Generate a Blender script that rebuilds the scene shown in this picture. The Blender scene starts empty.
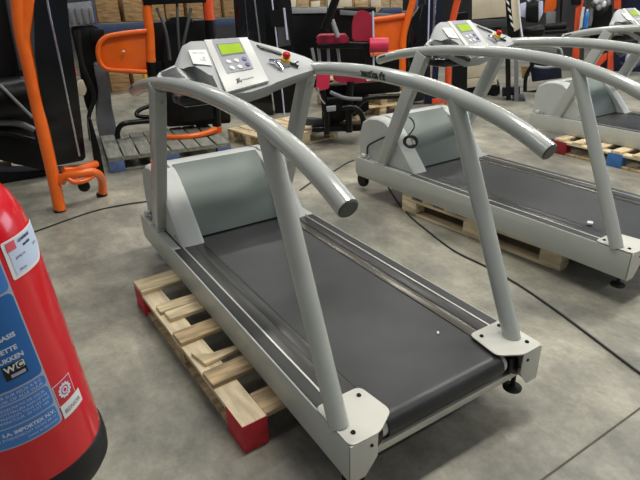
import bpy, bmesh, math, random
from mathutils import Vector, Matrix
random.seed(7)
S = bpy.context.scene
COL = S.collection
PI = math.pi

# ------------------------------------------------------------------ camera, world, lights, exposure
ROT = Matrix(((0.8419173445, 0.2465369463, -0.4799944991),
              (-0.5390692356, 0.3445896873, -0.7685455788),
              (-0.0240737257, 0.9058021205, 0.4230165177)))
CAM = Vector((0, 0, 1.5))
FPX = 523.456
cd = bpy.data.cameras.new('camera'); cam = bpy.data.objects.new('camera', cd); COL.objects.link(cam)
cd.sensor_width = 36; cd.lens = FPX / 640 * 36; cd.clip_start = .02
cam.matrix_world = Matrix.Translation(CAM) @ ROT.to_4x4()
S.camera = cam
S.view_settings.view_transform = 'Standard'; S.view_settings.look = 'None'
S.view_settings.gamma = 1; S.view_settings.use_curve_mapping = False
S.view_settings.exposure = 0.32
w = bpy.data.worlds.new('hall_ambient'); S.world = w; w.use_nodes = True
w.node_tree.nodes['Background'].inputs[0].default_value = (.80, .88, 1, 1)
w.node_tree.nodes['Background'].inputs[1].default_value = .13

def area(name, loc, sx, sy, power, col=(1, .97, .90)):
    l = bpy.data.lights.new(name, 'AREA'); l.shape = 'RECTANGLE'; l.size = sx; l.size_y = sy
    l.energy = power; l.color = col
    o = bpy.data.objects.new(name, l); COL.objects.link(o); o.location = loc
    return o
# rows of strip lamps hung under the roof, running across the hall
for ly, lp in ((-2.6, 40), (1.75, 120), (6.2, 62), (11, 50)):
    for lx, lf in ((-2.5, .2), (1.9, 1.1), (5.8, 1.15), (10.5, 1.1)):
        area('ceiling_lamp', (lx, ly, 5.6), 2.6, .35, lp * lf)

# area light added for bluish daylight from the right; no door is built
dl = area('added_daylight', (17.6, 3.5, 2.6), 3.5, 6, 260, (.72, .84, 1)); dl.rotation_euler = (0, PI / 2, 0)

# ------------------------------------------------------------------ helpers
def lin(c):
    c = c / 255
    return c / 12.92 if c <= .04045 else ((c + .055) / 1.055) ** 2.4
def rgb(r, g, b): return (lin(r), lin(g), lin(b), 1)
MATS = {}
def mat(name, col, rough=.5, metal=0, var=.12, scale=8, bump=0, bscale=60, spec=.5, coat=0, emit=0, stretch=None):
    m = bpy.data.materials.new(name); m.use_nodes = True
    nt = m.node_tree; N = nt.nodes; b = N['Principled BSDF']
    b.inputs['Roughness'].default_value = rough; b.inputs['Metallic'].default_value = metal
    b.inputs['Specular IOR Level'].default_value = spec
    b.inputs['Coat Weight'].default_value = coat; b.inputs['Coat Roughness'].default_value = .08
    tc = N.new('ShaderNodeTexCoord'); mp = N.new('ShaderNodeMapping')
    nt.links.new(tc.outputs['Object'], mp.inputs[0])
    if stretch: mp.inputs['Scale'].default_value = stretch
    n = N.new('ShaderNodeTexNoise'); n.inputs['Scale'].default_value = scale; n.inputs['Detail'].default_value = 6
    nt.links.new(mp.outputs[0], n.inputs['Vector'])
    r = N.new('ShaderNodeValToRGB')
    r.color_ramp.elements[0].position = .3; r.color_ramp.elements[1].position = .7
    r.color_ramp.elements[0].color = [x * (1 - var) for x in col[:3]] + [1]
    r.color_ramp.elements[1].color = [min(1, x * (1 + var)) for x in col[:3]] + [1]
    nt.links.new(n.outputs[0], r.inputs[0]); nt.links.new(r.outputs[0], b.inputs['Base Color'])
    if bump:
        n2 = N.new('ShaderNodeTexNoise'); n2.inputs['Scale'].default_value = bscale; n2.inputs['Detail'].default_value = 3
        nt.links.new(mp.outputs[0], n2.inputs['Vector'])
        bp = N.new('ShaderNodeBump'); bp.inputs['Strength'].default_value = bump; bp.inputs['Distance'].default_value = .004
        nt.links.new(n2.outputs[0], bp.inputs['Height']); nt.links.new(bp.outputs[0], b.inputs['Normal'])
    if emit:
        nt.links.new(r.outputs[0], b.inputs['Emission Color']); b.inputs['Emission Strength'].default_value = emit
    MATS[name] = m
    return m

def dull(m, v):
    m.node_tree.nodes['Principled BSDF'].inputs['Specular IOR Level'].default_value = v
M = dict(
    paint=mat('light_grey_paint', rgb(180, 184, 179), .2, var=.05, scale=5, coat=.4),
    side=mat('side_frame_paint', rgb(184, 187, 180), .38, var=.06, scale=4, coat=.1),
    plate=mat('off_white_paint', rgb(208, 207, 197), .4, var=.03),
    hood=mat('moulded_grey_plastic', rgb(188, 192, 188), .48, var=.04),
    panel=mat('grey_green_plastic', rgb(104, 116, 111), .42, var=.06, scale=3),
    belt=mat('running_belt', rgb(45, 46, 47), .38, var=.4, scale=3.5, bump=.12, bscale=400),
    strip=mat('ribbed_foot_strip', rgb(44, 45, 44), .5, var=.15, bump=.25, bscale=300),
    deck=mat('dark_deck_edge', rgb(50, 50, 48), .33, var=.2, scale=6, stretch=(1, .2, 1)),
    steel=mat('lit_slide_steel', rgb(104, 101, 93), .26, .65, var=.1, scale=7, stretch=(1, .3, 1)),
    alu=mat('bare_aluminium', rgb(205, 205, 198), .35, .6, var=.05),
    chrome=mat('chrome', rgb(215, 215, 222), .12, 1, var=.03),
    black=mat('black_painted_steel', rgb(12, 13, 14), .3, var=.25),
    gloss=mat('glossy_black_shroud', rgb(14, 14, 18), .08, var=.25, coat=.5),
    rubber=mat('black_rubber', rgb(28, 28, 28), .6, var=.2, bump=.1),
    cap=mat('dark_grey_end_cap', rgb(82, 84, 83), .5, var=.05),
    tray=mat('dark_tray_plastic', rgb(38, 42, 41), .22, var=.15),
    console=mat('console_grey_plastic', rgb(168, 171, 171), .4, var=.03),
    facia=mat('white_facia_plastic', rgb(206, 207, 203), .35, var=.02),
    facia2=mat('silver_facia', rgb(156, 158, 166), .35, var=.03),
    screen=mat('lime_lcd_screen', rgb(158, 190, 40), .25, var=.08, emit=.08),
    violet=mat('violet_button', rgb(92, 82, 150), .35, var=.05),
    button=mat('pale_button', rgb(228, 228, 222), .35, var=.03),
    red=mat('emergency_red', rgb(205, 30, 30), .25, var=.06),
    yellow=mat('signal_yellow', rgb(232, 182, 30), .4, var=.06),
    paper=mat('white_label_paper', rgb(232, 232, 230), .55, var=.02),
    ink=mat('dark_ink', rgb(52, 52, 54), .6, var=.1),
    wood=mat('pale_pallet_wood', rgb(214, 194, 156), .75, var=.40, scale=5, bump=.4, bscale=40, stretch=(1, 6, 6)),
    wood2=mat('worn_shaded_pallet_wood', rgb(180, 156, 120), .8, var=.55, scale=5, bump=.4, bscale=40, stretch=(1, 6, 6)),
    woodlong=mat('long_grain_wood', rgb(220, 202, 168), .75, var=.30, scale=5, bump=.4, bscale=40, stretch=(6, 1, 6)),
    greywood=mat('weathered_grey_wood', rgb(122, 122, 112), .8, var=.3, scale=5, bump=.4, bscale=40, stretch=(1, 6, 6)),
    redpaint=mat('red_pallet_paint', rgb(204, 46, 54), .6, var=.2, scale=14),
    darkred=mat('dark_red_pallet_paint', rgb(140, 30, 42), .6, var=.2, scale=14),
    bluepaint=mat('blue_pallet_paint', rgb(58, 110, 175), .6, var=.2, scale=14),
    palebl=mat('faded_blue_pallet_paint', rgb(82, 100, 140), .7, var=.25, scale=12),
    orange=mat('orange_gloss_paint', rgb(236, 104, 20), .3, var=.08, coat=.3),
    orange2=mat('orange_red_paint', rgb(215, 78, 34), .35, var=.1, coat=.2),
    pink=mat('crimson_upholstery', rgb(205, 44, 78), .45, var=.1, bump=.15, bscale=120),
    dred=mat('dark_crimson_upholstery', rgb(160, 28, 56), .45, var=.1, bump=.15, bscale=120),
    vinyl=mat('black_vinyl', rgb(14, 14, 15), .38, var=.2, bump=.15, bscale=120),
    dgrey=mat('dark_grey_plastic', rgb(66, 68, 72), .4, var=.15),
    fgrey=mat('worn_charcoal_plastic', rgb(104, 106, 111), .38, var=.15),
    mgrey=mat('mid_grey_plastic', rgb(112, 114, 118), .4, var=.12),
    silver=mat('silver_plastic', rgb(150, 153, 158), .35, var=.12),
    navy=mat('navy_plastic', rgb(28, 34, 56), .35, var=.2),
    extred=mat('extinguisher_red', rgb(222, 14, 34), .22, var=.05, coat=.4),
    extblack=mat('extinguisher_black_base', rgb(22, 22, 23), .45, var=.1),
    lblue=mat('label_blue', rgb(40, 108, 180), .45, var=.05),
    lblue2=mat('label_light_blue', rgb(70, 135, 212), .45, var=.05),
    lgrey=mat('label_edge_silver', rgb(178, 182, 202), .45, var=.05),
    lpale=mat('label_pale_blue', rgb(214, 222, 240), .5, var=.04),
    lmid=mat('label_wash_blue', rgb(202, 216, 240), .5, var=.06),
    lred=mat('label_pink_red', rgb(225, 90, 105), .5, var=.05),
    cream=mat('cream_carton', rgb(214, 203, 178), .75, var=.1, scale=4),
    kraft=mat('brown_carton', rgb(156, 124, 84), .8, var=.45, scale=5, stretch=(1.5, 1.5, 7)),
    kraft2=mat('pale_carton', rgb(186, 160, 120), .8, var=.4, scale=5, stretch=(1.5, 1.5, 7)),
    rackblue=mat('rack_blue_paint', rgb(54, 69, 100), .5, var=.2),
    white=mat('white_plastic', rgb(225, 226, 230), .4, var=.04),
    lav=mat('pale_lavender_plastic', rgb(196, 200, 225), .4, var=.06),
    bottle=mat('blue_bottle_plastic', rgb(50, 120, 200), .3, var=.08),
    cable=mat('black_cable', rgb(34, 33, 32), .5, var=.15),
)

for k_ in ('black', 'vinyl', 'gloss', 'rubber', 'navy'): dull(M[k_], .28)
def floor_material():
    m = bpy.data.materials.new('stained_concrete'); m.use_nodes = True
    nt = m.node_tree; N = nt.nodes; b = N['Principled BSDF']
    tc = N.new('ShaderNodeTexCoord')
    def noise(sc, det, rough=.55, dist=0, stretch=None):
        mp = N.new('ShaderNodeMapping'); nt.links.new(tc.outputs['Object'], mp.inputs[0])
        if stretch:
            mp.inputs['Scale'].default_value = stretch; mp.inputs['Rotation'].default_value = (0, 0, .5)
        n = N.new('ShaderNodeTexNoise'); n.inputs['Scale'].default_value = sc; n.inputs['Detail'].default_value = det
        n.inputs['Roughness'].default_value = rough; n.inputs['Distortion'].default_value = dist
        nt.links.new(mp.outputs[0], n.inputs['Vector']); return n.outputs[0]
    def ramp(src, a, ca, bb, cb):
        r = N.new('ShaderNodeValToRGB'); e = r.color_ramp.elements
        e[0].position = a; e[0].color = ca; e[1].position = bb; e[1].color = cb
        nt.links.new(src, r.inputs[0]); return r.outputs[0]
    def mixc(kind, fac, a, bb):
        x = N.new('ShaderNodeMix'); x.data_type = 'RGBA'; x.blend_type = kind
        x.inputs[0].default_value = fac
        nt.links.new(a, x.inputs[6]); nt.links.new(bb, x.inputs[7]); return x.outputs[2]
    big = ramp(noise(1.25, 7, .62, .25), .36, rgb(124, 123, 114), .66, rgb(184, 179, 161))
    mid = ramp(noise(5.0, 10, .74, .2, (1, .6, 1)), .36, (.52, .52, .52, 1), .62, (1.14, 1.14, 1.12, 1))
    fine = ramp(noise(38, 6, .7), .35, (.80, .80, .80, 1), .65, (1, 1, 1, 1))
    c = mixc('MULTIPLY', .75, big, mid); c = mixc('MULTIPLY', .85, c, fine)
    nt.links.new(c, b.inputs['Base Color'])
    rr = N.new('ShaderNodeMapRange'); nt.links.new(noise(3, 6), rr.inputs[0])
    rr.inputs[3].default_value = .32; rr.inputs[4].default_value = .62
    nt.links.new(rr.outputs[0], b.inputs['Roughness'])
    bp = N.new('ShaderNodeBump'); bp.inputs['Strength'].default_value = .12; bp.inputs['Distance'].default_value = .01
    nt.links.new(noise(30, 6), bp.inputs['Height']); nt.links.new(bp.outputs[0], b.inputs['Normal'])
    return m

class MB:
    """collects shapes into one mesh"""
    def __init__(s): s.bm = bmesh.new()
    def _bev(s, vs, bev, seg=2):
        if bev > 0:
            es = {e for v in vs for e in v.link_edges}
            bmesh.ops.bevel(s.bm, geom=list(es), offset=bev, segments=seg, affect='EDGES', profile=.5)
        return s
    def box(s, c, d, rot=None, bev=.003, seg=2):
        mt = Matrix.Translation(Vector(c)) @ (rot.to_4x4() if rot else Matrix()) @ Matrix.Diagonal((d[0], d[1], d[2], 1))
        r = bmesh.ops.create_cube(s.bm, size=1, matrix=mt)
        return s._bev(r['verts'], min(bev, min(d) * .45), seg)
    def span(s, a, b, bev=.003, seg=2):
        a, b = Vector(a), Vector(b)
        d = [abs(b[i] - a[i]) for i in range(3)]
        return s.box((a + b) / 2, d, None, bev, seg)
    def bar(s, p0, p1, wd, dp, side, bev=.004):
        p0, p1 = Vector(p0), Vector(p1); z = (p1 - p0); L = z.length; z.normalize()
        x = Vector(side); x = (x - z * x.dot(z)).normalized(); y = z.cross(x)
        rot = Matrix((x, y, z)).transposed()
        return s.box((p0 + p1) / 2, (wd, dp, L), rot, bev)
    def prism(s, pts, vec, bev=0, seg=2):
        vec = Vector(vec)
        a = [s.bm.verts.new(Vector(p)) for p in pts]; b = [s.bm.verts.new(Vector(p) + vec) for p in pts]
        n = len(pts)
        s.bm.faces.new(a); s.bm.faces.new(b[::-1])
        for i in range(n): s.bm.faces.new((a[i], b[i], b[(i + 1) % n], a[(i + 1) % n]))
        return s._bev(a + b, bev, seg)
    def face(s, pts):
        s.bm.faces.new([s.bm.verts.new(Vector(p)) for p in pts]); return s
    def rings(s, rings, caps=True, closed=False):
        R = [[s.bm.verts.new(Vector(p)) for p in r] for r in rings]; n = len(R[0])
        m = len(R)
        for k in range(m if closed else m - 1):
            A, B = R[k], R[(k + 1) % m]
            for i in range(n): s.bm.faces.new((A[i], A[(i + 1) % n], B[(i + 1) % n], B[i]))
        if caps and not closed:
            s.bm.faces.new(R[0][::-1]); s.bm.faces.new(R[-1])
        return s
    def tube(s, pts, r, n=14, caps=True, closed=False):
        P = [Vector(p) for p in pts]; m = len(P)
        rs = r if isinstance(r, (list, tuple)) else [r] * m
        up = None; rings = []
        for i in range(m):
            if closed: t = P[(i + 1) % m] - P[i - 1]
            else: t = P[min(i + 1, m - 1)] - P[max(i - 1, 0)]
            t.normalize()
            if up is None:
                up = Vector((0, 0, 1)) if abs(t.z) < .9 else Vector((1, 0, 0))
            up = (up - t * up.dot(t)).normalized(); b = t.cross(up)
            rings.append([P[i] + (up * math.cos(2 * PI * k / n) + b * math.sin(2 * PI * k / n)) * rs[i] for k in range(n)])
        return s.rings(rings, caps, closed)
    def lathe(s, prof, c=(0, 0, 0), axis=(0, 0, 1), n=32):
        c = Vector(c); z = Vector(axis).normalized()
        x = z.orthogonal().normalized(); y = z.cross(x)
        return s.rings([[c + z * h + (x * math.cos(2 * PI * k / n) + y * math.sin(2 * PI * k / n)) * max(r, 1e-4) for k in range(n)] for r, h in prof])
    def ball(s, c, rad, rot=None, seg=20, sq=1.0):
        mt = Matrix.Translation(Vector(c)) @ (rot.to_4x4() if rot else Matrix()) @ Matrix.Diagonal((rad[0], rad[1], rad[2], 1))
        bmesh.ops.create_uvsphere(s.bm, u_segments=seg, v_segments=seg // 2, radius=1, matrix=mt); return s
    def text(s, txt, size, fn, align='LEFT', bold=0, sub=0):
        cu = bpy.data.curves.new('t', 'FONT'); cu.body = txt; cu.size = size; cu.align_x = align; cu.resolution_u = 2
        cu.offset = bold
        o = bpy.data.objects.new('t', cu); COL.objects.link(o)
        me = o.to_mesh(); vs = [s.bm.verts.new(fn(v.co.x, v.co.y)) for v in me.vertices]
        for p in me.polygons:
            try: s.bm.faces.new([vs[i] for i in p.vertices])
            except ValueError: pass
        o.to_mesh_clear(); bpy.data.objects.remove(o); bpy.data.curves.remove(cu)
        return s
    def build(s, name, m, parent=None, kind=None, label=None, smooth=True, ang=38):
        bm = s.bm
        if parent is not None:
            org = ORG.get(root_of(parent).name, Vector())
            zm = ZMIN.get(root_of(parent).name)
            if zm is not None:
                for v in bm.verts: v.co.z = max(v.co.z, zm)
            for v in bm.verts: v.co -= org
        bmesh.ops.recalc_face_normals(bm, faces=bm.faces)
        me = bpy.data.meshes.new(name); bm.to_mesh(me); bm.free()
        if smooth:
            for p in me.polygons: p.use_smooth = True
            me.set_sharp_from_angle(angle=math.radians(ang))
        me.materials.append(m)
        o = bpy.data.objects.new(name, me); COL.objects.link(o)
        if parent is not None: o.parent = parent
        if kind: o['kind'] = kind
        if label: o['label'] = label
        return o
ORG = {}
ZMIN = {}
def root_of(o):
    while o.parent: o = o.parent
    return o
def thing(name, label, cat, loc=(0, 0, 0), group=None, world=True, rz=0):
    """an Empty at a thing's base; with world=True its parts are drawn in hall coordinates"""
    o = bpy.data.objects.new(name, None); COL.objects.link(o); o.empty_display_size = .1
    o.location = loc; o.rotation_euler = (0, 0, rz)
    o['label'] = label; o['category'] = cat
    if group: o['group'] = group
    ORG[o.name] = Vector(loc) if world else Vector()
    if group == 'strength machines' or name in ('low_skid', 'work_bench'): ZMIN[o.name] = loc[2] + .001
    return o
def single(mb, name, m, label, cat, loc, group=None):
    """a thing that is one mesh, its origin at loc"""
    for v in mb.bm.verts: v.co -= Vector(loc)
    o = mb.build(name, m); o.location = loc
    o['label'] = label; o['category'] = cat
    if group: o['group'] = group
    return o
def copy_tree(o, parent=None):
    c = o.copy(); COL.objects.link(c)
    if parent: c.parent = parent
    for ch in list(o.children): copy_tree(ch, c)
    return c
def spline(pts, n=6):
    P = [Vector(p) for p in pts]; out = []
    for i in range(len(P) - 1):
        a, b, c, d = P[max(i - 1, 0)], P[i], P[i + 1], P[min(i + 2, len(P) - 1)]
        for k in range(n):
            t = k / n
            out.append(.5 * ((2 * b) + (c - a) * t + (2 * a - 5 * b + 4 * c - d) * t * t + (3 * b - a - 3 * c + d) * t ** 3))
    out.append(P[-1]); return out
def roundpoly(pts, r, n=4):
    """round the corners of a polygon (list of Vectors)"""
    P = [Vector(p) for p in pts]; out = []; m = len(P)
    for i in range(m):
        p, a, b = P[i], P[i - 1], P[(i + 1) % m]
        ra = min(r, (a - p).length * .45); rb = min(r, (b - p).length * .45)
        s, e = p + (a - p).normalized() * ra, p + (b - p).normalized() * rb
        for k in range(n + 1):
            t = k / n; out.append(s * (1 - t) ** 2 + p * 2 * t * (1 - t) + e * t * t)
    return out
class Frame:
    """an upright plane standing at (x, y) on the floor, facing the aisle; turns a sight line into a point on it, k metres nearer"""
    def __init__(s, x, y, n=None):
        s.o = Vector((x, y, 0)); v = Vector((x, y, 0)).normalized() if n is None else Vector(n).normalized()
        s.n = v; s.r = Vector((v.y, -v.x, 0))
    def __call__(s, px, py, k=0):
        d = ROT @ Vector((px - 320, 240 - py, -FPX))
        t = ((s.o - CAM).dot(s.n) - k) / d.dot(s.n)
        return CAM + d * t
    def poly(s, pts, k0=0, dp=.1, rnd=0, bev=.006):
        P = [s(x, y, k0) for x, y in pts]
        if rnd: P = roundpoly(P, rnd)
        return MB().prism(P, s.n * dp, bev)
    def tube(s, pts, r, k=0, n=12, sm=5):
        P = [s(*(p if len(p) == 3 else (p[0], p[1], k))) for p in pts]
        return MB().tube(spline(P, sm) if len(P) > 2 else P, r, n)
    def bar(s, a, b, wd, dp, k=0):
        return MB().bar(s(a[0], a[1], k), s(b[0], b[1], k), wd, dp, s.r)
    def base(s): return tuple(s.o)
def to_floor(p): return Vector((p[0], p[1], 0))

# ------------------------------------------------------------------ the hall
fl = MB().face([(-14, -10, 0), (20, -10, 0), (20, 22, 0), (-14, 22, 0)]).build('floor', floor_material(), kind='structure')
MB().span((-14, 20, 0), (20, 20.2, 3.2), 0).build('wall_back', mat('hall_wall', rgb(92, 92, 90), .8, var=.1), kind='structure')
MB().span((18, -10, 0), (18.2, 20, 3.2), 0).build('wall_right', MATS['hall_wall'], kind='structure')
MB().face([(-6, .671, .0008), (14, .671, .0008), (14, .679, .0008), (-6, .679, .0008)]).build('trim_1', mat('floor_joint_filler', rgb(84, 80, 70), .8, var=.25, scale=20), kind='structure')

# ------------------------------------------------------------------ treadmills
X0, X1, XC, Y0, Y1 = .658, 1.533, 1.0955, .92, 3.15     # frame edges of the nearest treadmill
ZB, ZT = .152, .30                                       # underside and top of its frame
def bolt(p, axis=(0, 0, 1), r=.0085, h=.005):
    return MB().lathe([(r * .9, 0), (r, h * .4), (r * .8, h), (r * .35, h), (r * .3, h * .5)], p, axis, 10)

def make_treadmill():
    t = thing('treadmill', 'light grey treadmill nearest the camera, standing on a red-ended wooden pallet', 'treadmill',
              (XC, Y0, ZB), 'grey treadmills in a row')
    # deck, belt, rollers
    for sx, xa, xb in ((-1, X0, X0 + .045), (1, X1 - .045, X1)):
        f = MB()
        prof = [(0, Y0 + .004, ZB), (0, Y1 - .02, ZB), (0, Y1, ZB + .03), (0, Y1, ZT), (0, Y0 + .004, ZT)]
        f.prism([(xa, p[1], p[2]) for p in prof], (xb - xa, 0, 0), .002)
        f.build('side_frame', M['side'], t)
    MB().span((X0 + .045, 1.08, ZT - .055), (X1 - .045, 2.9, ZT - .006), .001).build('deck_board', M['deck'], t)
    for s in (-1, 1):
        def sx(d): return XC + s * d
        MB().span((sx(.4305), 1.0, ZT - .01), (sx(.384), 2.52, ZT + .002), .001).build('foot_strip', M['strip'], t)
        MB().span((sx(.384), 1.0, ZT - .01), (sx(.376), 2.52, ZT + .0035), .001).build('edge_trim', M['alu'], t)
        MB().span((sx(.376), 1.0, ZT - .01), (sx(.322), 2.52, ZT + .001), .002).build('deck_edge', M['deck'], t)
        MB().span((sx(.321), 1.0, ZT - .01), (sx(.272), 2.58, ZT - .001), .002).build('slide_strip', M['steel' if s > 0 else 'deck'], t)  # right strip is lighter than the left: its reflected light put into colour
    r, ry = .046, .985
    zc = ZT - .004 - r
    loop = []
    for k in range(13): a = -PI / 2 - PI * k / 12; loop.append((ry + r * math.cos(a), zc + r * math.sin(a)))
    for k in range(1, 30): loop.append((ry + (2.9 - ry) * k / 30, zc + r))
    for k in range(13): a = PI / 2 - PI * k / 12; loop.append((2.9 + r * math.cos(a), zc + r * math.sin(a)))
    for k in range(1, 30): loop.append((2.9 - (2.9 - ry) * k / 30, zc - r))
    b = MB()
    rg = [[(x, y, z) for y, z in loop] for x in (XC - .268, XC + .268)]
    ri = [[(x, y + (.004 if y < 1.5 else 0), zc + (z - zc) * .9) for y, z in loop] for x in (XC + .268, XC - .268)]
    b.rings(rg + ri, False, True)
    b.build('running_belt', M['belt'], t)
    MB().lathe([(.0395, -.29), (.0395, .29)], (XC, ry, zc), (1, 0, 0), 20).build('rear_roller', M['alu'], t)
    for s in (-1, 1):
        MB().lathe([(.02, 0), (.024, .004), (.024, .03), (.012, .034), (.012, .09)], (XC + s * .275, ry, zc), (s, 0, 0), 18).build('roller_bearing', M['black'], t)
    MB().span((X0 + .04, .955, ZB + .012), (X1 - .04, .985, ZB + .042), .002).build('rear_crossbar', M['alu'], t)
    # white end plates with bolts
    for s in (-1, 1):
        def W(d, y, z=ZT + .004): return (XC + s * d, y, z)
        e = MB()
        pl = roundpoly([W(.4375, .915), W(.4375, 1.11), W(.262, 1.11), W(.245, .965), W(.33, .912)], .022)
        e.prism(pl, (0, 0, .005), .0015)
        e.prism([W(.4375, .915, ZB + .0), W(.4375, .915, ZT + .004), W(.335, .915, ZT + .004), W(.335, .915, ZB + .06), W(.38, .915, ZB)], (0, .005, 0), .001)
        ep = e.build('end_plate', M['plate'], t)
        for d, y in ((.40, .955), (.40, 1.085), (.29, 1.075)):
            bolt(W(d, y, ZT + .0088)).build('bolt', M['black'], ep)
        bolt(W(.36, .9152, ZT - .03), (0, -1, 0), .006).build('bolt', M['black'], ep)
        # levelling feet, rear
        f = MB().lathe([(.036, 0), (.037, .006), (.03, .012), (.009, .016), (.009, .07)], (XC + s * .385, .975, .085), n=22)
        fo = f.build('levelling_foot', M['rubber'], t)
        MB().lathe([(.0075, 0), (.0075, .075)], (XC + s * .385, .975, .10), n=10).build('threaded_stem', M['chrome'], fo)
        MB().prism([(XC + s * .30, .945, ZT - .02), (XC + s * .345, .94, ZT - .03), (XC + s * .355, .94, ZB + .035), (XC + s * .325, .94, ZB + .05), (XC + s * .30, .94, ZB + .075)], (0, .05, 0), .003).build('roller_bracket', M['black'], t)
        # front wheel
        MB().lathe([(.02, -.02), (.055, -.018), (.06, -.008), (.06, .008), (.055, .018), (.02, .02)], (XC + s * .34, 3.17, .06 + .02), (1, 0, 0), 20).build('transport_wheel', M['rubber'], t)
        MB().bar((XC + s * .34 - s * .03, 3.17, .07), (XC + s * .34 - s * .03, 3.13, ZB + .05), .012, .05, (1, 0, 0)).build('wheel_bracket', M['black'], t)
    # motor cover: side profile lofted across
    def prof(k=.885):
        p = [(3.17, ZT), (3.175, .52), (3.14, .62), (3.06, .672), (2.96, .688), (2.87, .676), (2.80, .632), (2.72, .55), (2.63, .445), (2.56, .36), (2.515, ZT)]
        return [(y, ZT + (z - ZT) * k) for y, z in p]
    pr = prof()
    def cover(mb, xa, xb, inset=0):
        q = []
        for y, z in pr:
            q.append((y - 0, z))
        rg = []
        for x, sc in ((xa, .965), (xa + .012, .992), (xa + .03, 1), (xb - .03, 1), (xb - .012, .992), (xb, .965)):
            rg.append([(x, 2.85 + (y - 2.85) * sc, ZT + (z - ZT) * sc) for y, z in q])
        mb.rings(rg)
    c = MB()
    # back and top shell between the cheeks
    shell = [(y, ZT + (z - ZT) * .885) for y, z in [(3.17, ZT), (3.175, .52), (3.14, .62), (3.06, .672), (2.96, .688), (2.885, .678), (2.86, .655), (2.86, ZT)]]
    c.rings([[(x, y, z) for y, z in shell] for x in (XC - .30, XC + .30)])
    cov = c.build('motor_cover', M['hood'], t)
    for s in (-1, 1):
        ch = MB(); a, b2 = XC + s * .262, XC + s * .385
        rg = []
        for x, sc in ((a, .985), (a + s * .008, .998), (a + s * .02, 1), (b2 - s * .035, 1), (b2 - s * .012, .985), (b2, .95)):
            rg.append([(x, 2.85 + (y - 2.85) * sc, ZT + (z - ZT) * sc) for y, z in pr])
        ch.rings(rg); ch.build('side_cheek', M['hood'], cov)
    fp = [(y, ZT + (z - ZT) * .885) for y, z in [(2.90, .692), (2.84, .650), (2.77, .568), (2.69, .460), (2.63, .37), (2.60, .305)]]
    rg = [[(x, y, z) for y, z in fp] + [(x, y + .05, z - .02) for y, z in fp[::-1]] for x in (XC - .262, XC + .262)]
    MB().rings(rg).build('front_panel', M['panel'], cov)
    bolt((XC - .386, 2.62, .335), (-1, 0, 0), .006).build('bolt', M['chrome'], cov)
    # little level and switch at the front left of the frame
    MB().box((X0 + .03, 3.085, ZT + .02), (.035, .05, .035), None, .012).build('level_block', M['facia'], t)
    MB().box((X0 + .03, 3.02, ZT + .015), (.02, .025, .03), None, .004).build('cable_gland', M['facia2'], t)
    # front posts
    for s in (-1, 1):
        x = XC + s * .402
        p = MB().bar((x, 2.865, ZT - .01), (x, 2.475, 1.14), .058, .094, (1, 0, 0), .006).build('front_post', M['paint'], t)
        bolt((x, 2.449, 1.075), (0, -.95, -.32), .009).build('bolt', M['chrome'], p)
        MB().box((x, 2.86, ZT + .006), (.07, .12, .012), None, .003).build('post_foot', M['paint'], p)
    # handrails with rear posts
    RY = [(2.93, 1.072), (2.86, 1.092), (2.70, 1.128), (2.5, 1.157), (2.3, 1.176), (2.05, 1.189), (1.84, 1.191), (1.66, 1.184), (1.5, 1.170), (1.35, 1.147), (1.2, 1.115), (1.08, 1.077), (.985, 1.037)]
    for s in (-1, 1):
        x = XC + s * (.39 if s > 0 else .396)
        pts = spline([(x, y, z - .006 - (.010 * max(0, (1.5 - y) / .5) if s < 0 else 0)) for y, z in RY], 5)
        h = MB().tube(pts, .031, 22).build('handrail', M['paint'], t)
        for e, q in ((0, 2), (-1, -3)):
            d = (pts[e] - pts[q]).normalized()
            MB().lathe([(.0285, -.002), (.0285, .002), (.026, .005)], pts[e], d, 22).build('end_cap', M['cap'], h)
        # dark size sticker near the front tip and worn dark lettering further back
        def onrail(y, a, o=.0316):
            for i in range(len(pts) - 1):
                if pts[i].y >= y >= pts[i + 1].y:
                    f = (pts[i].y - y) / (pts[i].y - pts[i + 1].y); p = pts[i].lerp(pts[i + 1], f)
                    tg = (pts[i + 1] - pts[i]).normalized(); u = Vector((-1, 0, 0)); v = Vector((0, 0, 1)); v = (v - tg * v.dot(tg)).normalized()
                    return p + (u * math.cos(a) + v * math.sin(a)) * o
        st = MB(); n = 6
        st.rings([[onrail(2.90 - .07 * i / n, .1 + .5 * k / 5) for k in range(6)] for i in range(n + 1)][:0] or [[onrail(2.90 - .07 * i / n, a, o) for a, o in ((.1, .0317), (.35, .0317), (.6, .0317), (.6, .0312), (.35, .0312), (.1, .0312))] for i in range(n + 1)])
        st.build('tip_sticker', M['dgrey'], h)
        if s > 0:
            lt = MB().text('nautica fit', .042, lambda a, b_: onrail(1.955 - a * 1.05, -.45 + b_ / .031, .0318), 'LEFT', .0030)
            lt.build('worn_lettering', M['ink'], h)
        MB().tube([(XC + (-.415 if s < 0 else .385), 1.008, ZT), (x, 1.405, 1.145)], .0325, 22).build('rear_post', M['paint'], t)
    make_console(t)
    return t

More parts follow.
